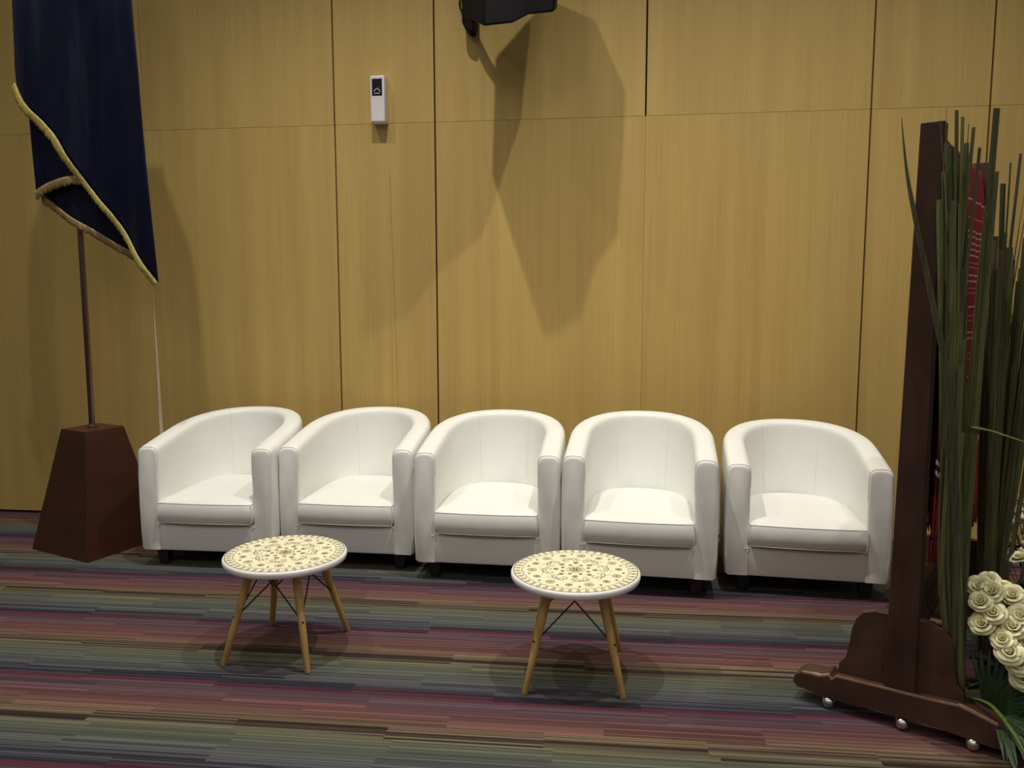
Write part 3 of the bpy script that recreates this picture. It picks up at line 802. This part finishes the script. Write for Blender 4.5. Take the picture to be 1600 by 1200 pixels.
# ------------------------------------------------------------------ reed bundles
def blade_mesh(mb, pts, wd, nrm=Vector((0, -1, 0)), cut=True, n=22, th=.0022, keel=.25, w_end=None):
    """long strap leaf with a shallow V section"""
    rows = []
    P = [Vector(interp(pts, k/n)) for k in range(n+1)]
    for k in range(n+1):
        t = (P[min(k+1, n)]-P[max(k-1, 0)]).normalized(); sd = t.cross(nrm).normalized(); nn = sd.cross(t).normalized()
        f_ = k/n
        if cut: w_ = wd*(1-.18*f_)
        else: w_ = wd*max(.03, (1-f_**2.2))*(.55+.45*min(1, f_*6))
        if w_end is not None: w_ = lerp(wd, w_end, f_)
        c = P[k]
        rows.append([c-sd*w_/2, c+nn*w_*keel*.5-sd*w_*.02, c+sd*w_/2, c+sd*w_/2+nn*th, c+nn*(w_*keel*.5+th), c-sd*w_/2+nn*th])
    mb.grid(rows, True); b0 = len(mb.v)-len(rows)*6
    mb.f.append(tuple(b0+k for k in range(6))); mb.mi.append(0); mb.f.append(tuple(len(mb.v)-6+k for k in range(6))); mb.mi.append(0)
CAM = Vector((0, -DIST, HGT))
def bundle(name, base, label, tips, mats, seed, wds, brad, cat='foliage'):
    root = thing(name, base, label, cat)
    rnd = random.Random(seed); B = Vector(base)
    for i, tp in enumerate(tips):
        tip = Vector(tp[:3]); wd = tp[3] if len(tp) > 3 else rnd.uniform(*wds); cut = tp[4] if len(tp) > 4 else True
        a = rnd.uniform(0, 2*pi); r = brad*sqrt(rnd.random()); b0 = B+Vector((r*cos(a), r*sin(a)*.8, 0)); b0.z = 0.004
        # tips to the left start on the left of the bundle
        if len(tp) > 7: b0 = Vector(tp[7])
        d = tip-b0; mid1 = b0+d*.33+Vector((rnd.uniform(-.008, .008), rnd.uniform(-.01, .01), 0)); mid2 = b0+d*.67+Vector((rnd.uniform(-.010, .010), rnd.uniform(-.01, .01), 0))
        if len(tp) > 5: mid1 = Vector(tp[5]); mid2 = Vector(tp[6])
        ang = rnd.uniform(-.9, .9); nr = Vector((sin(ang), -cos(ang), 0))
        mb = MB(); blade_mesh(mb, [tuple(b0-B), tuple(mid1-B), tuple(mid2-B), tuple(tip-B)], wd, nr, cut)
        mb.build('leaf_blade', M[mats[rnd.randrange(len(mats))]], root, angle=35, fixn=True)
    return root
rnd = random.Random(21)
# bundle beside the stand's front post: one fan leans left onto the post, the other stands upright
def strand(x0, xa, xb, xt, y0, yt, zt, wd=None, cut=True):
    return (xt, yt, zt, wd or rnd.uniform(.016, .025), cut, (xa, lerp(y0, yt, .33), zt*.28), (xb, lerp(y0, yt, .66), zt*.6), (x0, y0, .004))
tips = []
for xt, zt, wd, cut in ((1.000, 1.975, .024, True), (1.018, 1.955, .022, True), (1.036, 1.935, .013, False), (1.052, 1.925, .012, True), (1.072, 1.865, .011, True), (.972, 1.985, .009, False), (.956, 1.950, .010, False), (.985, 1.88, .018, False)):
    tips.append(strand(rnd.uniform(1.10, 1.14), rnd.uniform(1.07, 1.11), rnd.uniform(1.02, 1.06), xt, -2.08, -2.13, zt, wd, cut))
for k in range(34):
    q = rnd.random(); zt = rnd.uniform(1.45, 1.90) if k < 24 else rnd.uniform(.9, 1.5)
    tips.append(strand(1.095+.045*q, lerp(1.068, 1.124, q), lerp(1.026, 1.082, q), lerp(.962, 1.040, q)+(1.9-zt)*.05, -2.07+rnd.uniform(-.025, .02), -2.135+rnd.uniform(-.015, .03), zt))
for k in range(15):
    q = rnd.random(); zt = rnd.uniform(1.6, 1.86) if k else 1.99
    q2 = q if k else .6
    tips.append(strand(1.125+.03*q2, lerp(1.108, 1.138, q2), lerp(1.104, 1.140, q2), lerp(1.118, 1.150, q2), -2.06, -2.07, zt, .026 if not k else None))
b1 = bundle('leaf_bundle', (1.125, -2.07, 0), 'tall sheaf of long narrow green leaves just right of the stand front post', tips, ['blade', 'blade2', 'blade'], 4, (.016, .026), .040)
# arching leaf that reaches left over the post
mb = MB(); nb = Vector((1.125, -2.07, 0))
blade_mesh(mb, [tuple(Vector(p)-nb) for p in ((1.105, -2.10, .05), (1.075, -2.13, .60), (1.020, -2.16, 1.10), (.955, -2.17, 1.38), (.880, -2.17, 1.68), (.852, -2.17, 1.81), (.832, -2.17, 1.95))], .024, Vector((.2, -1, 0)), False, 40)
o = mb.build('leaf_blade', M['blade2'], b1, angle=35)
o['label'] = 'tapering leaf arching left past the post'
# thin leaf snapped over sideways
mb = MB(); blade_mesh(mb, [tuple(Vector(p)-nb) for p in ((1.115, -2.085, 1.015), (1.17, -2.09, 1.005), (1.23, -2.09, .985), (1.32, -2.09, .955))], .010, Vector((0, -.4, 1)), False, 16)
mb.build('leaf_blade', M['bright'], b1, angle=35)
# bundle behind it at the right edge
tips = []
for xt, zt, wd, cut in ((1.372, 1.910, .022, True), (1.342, 1.880, .014, True), (1.322, 1.81, .03, True), (1.402, 1.72, .014, False), (1.395, 1.80, .012, False), (1.43, 1.66, .012, False)):
    tips.append(strand(1.39, 1.37, 1.345, xt, -1.73, -1.72, zt, wd, cut))
for k in range(56):
    q = rnd.random(); zt = rnd.uniform(1.2, 1.78)*(1-.08*q)
    tips.append(strand(1.36+.04*q, lerp(1.335, 1.400, q), lerp(1.312, 1.435, q), lerp(1.300, 1.47, q), -1.73+rnd.uniform(-.04, .04), -1.72+rnd.uniform(-.08, .08), zt))
b2 = bundle('leaf_bundle', (1.39, -1.73, 0), 'taller dark sheaf of long leaves behind the white roses at the right edge', tips, ['blade2', 'blade2', 'blade'], 9, (.016, .028), .055)
tips = [(1.62, -1.62, 1.05, .02), (1.66, -1.60, .98, .018), (1.72, -1.62, 1.12, .02), (1.78, -1.6, 1.0, .02)]
b3 = bundle('leaf_bundle', (1.49, -1.60, 0), 'few loose leaning leaves at the far right edge beside the small filler blossoms', tips, ['blade2'], 12, (.016, .02), .02)

# ------------------------------------------------------------------ white rose arrangement
AX, AY = 1.44, -2.02
ar = thing('rose_arrangement', (AX, AY, 0), 'low floor arrangement of cream white roses with palm leaves at the bottom right', 'flower arrangement')
def rose_mesh():
    mb = MB(); rnd = random.Random(2)
    def petal(az, r0, r1, h, wd, curl):
        rows = []
        for i in range(6):
            t = i/5; row = []
            for j in range(7):
                s_ = j/6*2-1; a = az+s_*wd*(.55+.45*sin(pi*min(1, t*.75+.1)))
                rr = lerp(r0, r1, t**.7)*(1-.10*s_*s_)+curl*t**4; z = h*(t**.85)*(1-.22*s_*s_*t)-abs(curl)*.5*t**5
                row.append((rr*cos(a), rr*sin(a), z))
            rows.append(row)
        mb.grid(rows)
    for ring_, (n, r0, r1, h, wd, curl) in enumerate(((3, .003, .008, .032, 1.5, 0), (4, .006, .017, .033, 1.15, .003), (5, .010, .027, .028, .90, .008), (6, .012, .034, .015, .78, .009))):
        for k in range(n): petal(2*pi*k/n+ring_*.6+rnd.uniform(-.1, .1), r0, r1*rnd.uniform(.93, 1.07), h*rnd.uniform(.94, 1.06), wd, curl)
    return mb
rm = rose_mesh()
rose0 = rm.build('rose', M['rose'], ar, angle=180, solid=.0012, fixn=False)
def place(o, p, d, s=1, spin=0):
    q = Vector(d).to_track_quat('Z', 'Y'); o.rotation_mode = 'QUATERNION'
    from mathutils import Quaternion
    o.rotation_quaternion = q @ Quaternion((0, 0, 1), spin); o.location = Vector(p)-Vector((AX, AY, 0)); o.scale = (s, s, s)
roses = [(1.167, -2.09, .507), (1.189, -2.12, .503), (1.15, -2.14, .475), (1.181, -2.16, .447), (1.149, -2.16, .41), (1.263, -2.1, .488), (1.233, -2.18, .412), (1.256, -2.17, .444),
         (1.195, -2.2, .378), (1.208, -2.22, .346), (1.24, -2.22, .311), (1.255, -2.22, .265), (1.274, -2.2, .376), (1.209, -2.05, .516), (1.25, -2.06, .496), (1.321, -2.1, .472),
         (1.329, -2.14, .436), (1.292, -2.22, .325), (1.341, -2.18, .371), (1.332, -2.2, .252)]
rnd = random.Random(6)
for i, p in enumerate(roses):
    p = Vector(p); o = rose0 if i == 0 else rose0.copy()
    if i: COL.objects.link(o); o.parent = ar
    d = (p-Vector((AX, AY+.05, .18))).normalized()*.6+Vector((-.25, -.55, .55)); s = rnd.uniform(.86, 1.02)*(.85 if i in (13, 14) else 1)
    d = d.normalized(); place(o, p-d*.022, d, s, rnd.uniform(0, 6))
more = [(AX+.05, AY-.02, .56), (AX+.14, AY+.04, .57), (AX+.2, AY-.08, .50), (AX+.1, AY+.12, .52), (AX-.08, AY+.06, .55), (AX+.25, AY+.08, .45), (AX+.28, AY-.1, .36)]
for p in more:
    o = rose0.copy(); COL.objects.link(o); o.parent = ar; d = (Vector(p)-Vector((AX+.05, AY, .2))).normalized(); place(o, p, d, 1, rnd.uniform(0, 6))
# mossy mound the stems are set in
mb = MB(); rows = []; rnd = random.Random(1)
for i in range(17):
    a = pi/2*i/16; row = []
    for j in range(36):
        b_ = 2*pi*j/36; k = 1+.06*sin(5*b_+i)+.05*sin(9*b_-2*i)
        row.append((.05+.215*cos(a)**.6*cos(b_)*k, .02+.17*cos(a)**.6*sin(b_)*k, .006+.43*sin(a)))
    rows.append(row)
mb.grid(rows, True); mb.f.append(tuple(range(36))[::-1]); mb.mi.append(0)
mb.build('mound', M['foam'], ar, angle=80)
# dark rose leaves over the mound
def leafm(L=.06, Wd=.036):
    mb = MB(); rows = []
    for i in range(8):
        t = i/7; w_ = Wd*sin(pi*(t**.8))*.5+.0005; row = []
        for j in range(5):
            s_ = j/2-1; row.append((s_*w_, L*t, .010*sin(pi*t)-.006*(1-abs(s_))*1+.004*s_*s_))
        rows.append(row)
    mb.grid(rows); return mb
lf = leafm().build('rose_leaf', M['foliage'], ar, angle=180, solid=.001, fixn=False)
rnd = random.Random(15)
for i in range(88):
    o = lf if i == 0 else lf.copy()
    if i: COL.objects.link(o); o.parent = ar
    a = rnd.uniform(pi*.75, pi*1.9) if i < 74 else rnd.uniform(0, 2*pi); e = rnd.uniform(.05, 1.25)
    dirv = Vector((cos(a)*cos(e), sin(a)*cos(e), sin(e)))
    p = Vector((.05+.225*cos(e)**.6*cos(a), .02+.18*cos(e)**.6*sin(a), .04+.42*sin(e)))
    o.location = p; o.rotation_mode = 'QUATERNION'
    o.rotation_quaternion = (dirv+Vector((rnd.uniform(-.5, .5), rnd.uniform(-.5, .5), rnd.uniform(-.3, .6)))).to_track_quat('Y', 'Z')
    s = rnd.uniform(.8, 1.5); o.scale = (s, s, s)
# palm fans
def fan(c, axis, upv, n, L, spread, wd, mt):
    """pleated fan leaf: narrow leaflets radiating from one point"""
    mb = MB(); axis = Vector(axis).normalized(); upv = Vector(upv).normalized(); sd = axis.cross(upv).normalized(); upv = sd.cross(axis)
    rnd = random.Random(int(c[0]*1000+c[2]*77)); ctr = Vector(c)-Vector((AX, AY, 0))
    for k in range(n):
        a = lerp(-spread, spread, k/(n-1)); d = axis*cos(a)+sd*sin(a); l = L*(1-.18*abs(a)/spread)*rnd.uniform(.92, 1.05)
        pts = [tuple(ctr+d*.01), tuple(ctr+d*l*.35+upv*.012), tuple(ctr+d*l*.7+upv*.008), tuple(ctr+d*l-upv*l*.10)]
        blade_mesh(mb, pts, wd, upv+sd*rnd.uniform(-.2, .2), False, 10, .0012, .35)
    return mb.build('palm_leaf', M[mt], ar, angle=40)
fan((1.215, -2.135, .10), (.75, -.62, .02), (0, -.3, 1), 17, .26, 1.15, .020, 'palm')
fan((1.205, -2.12, .11), (.55, -.25, .75), (-.2, -1, .4), 15, .24, 1.0, .018, 'palm')
fan((1.24, -2.16, .07), (.35, -.93, .05), (0, -.2, 1), 13, .22, .75, .018, 'palm')
fan((1.30, -2.20, .14), (.8, -.5, .1), (0, -.3, 1), 15, .26, 1.1, .020, 'palm')
# fresh strap leaf bent over the foot beam
mb = MB(); q = [(1.150, -2.100, .10), (1.150, -2.150, .150), (1.175, -2.215, .160), (1.205, -2.29, .115), (1.225, -2.35, .06), (1.245, -2.42, .015)]
blade_mesh(mb, [tuple(Vector(p)-Vector((AX, AY, 0))) for p in q], .016, Vector((.3, -.6, 1)), False, 26)
mb.build('bent_leaf', M['bright'], ar, angle=35)
mb = MB(); q = [(1.20, -2.14, .10), (1.195, -2.25, .09), (1.185, -2.34, .045), (1.19, -2.42, .010)]
blade_mesh(mb, [tuple(Vector(p)-Vector((AX, AY, 0))) for p in q], .020, Vector((0, -.3, 1)), False, 16)
mb.build('bent_leaf', M['palm'], ar, angle=35)

# small filler blossoms behind, at the right edge
fa = thing('blossom_arrangement', (1.74, -1.42, 0), 'cluster of tiny white filler blossoms behind the leaves at the right edge', 'flower arrangement')
rnd = random.Random(33)
mb = MB(); st = MB()
for k in range(420):
    a = rnd.uniform(0, 2*pi); e = rnd.uniform(-.2, 1.5); R_ = rnd.uniform(.15, .28)
    c = Vector((R_*cos(a)*cos(e), R_*sin(a)*cos(e), .45+R_*.9*sin(e))); r = rnd.uniform(.010, .020)
    vs_ = [c+Vector(v)*r for v in ((1, 0, 0), (-1, 0, 0), (0, 1, 0), (0, -1, 0), (0, 0, 1), (0, 0, -1), (.7, .7, .3), (-.7, .7, -.3))]
    mb.add(vs_[:6], [(0, 2, 4), (2, 1, 4), (1, 3, 4), (3, 0, 4), (2, 0, 5), (1, 2, 5), (3, 1, 5), (0, 3, 5)])
    if k % 5 == 0: st.tube([(rnd.uniform(-.03, .03), rnd.uniform(-.03, .03), .004), tuple(c*.6), tuple(c)], .0015, 4)
tag(mb.build('blossom', M['filler'], fa, angle=80), kind='stuff')
tag(st.build('stem', M['foliage'], fa), kind='stuff')
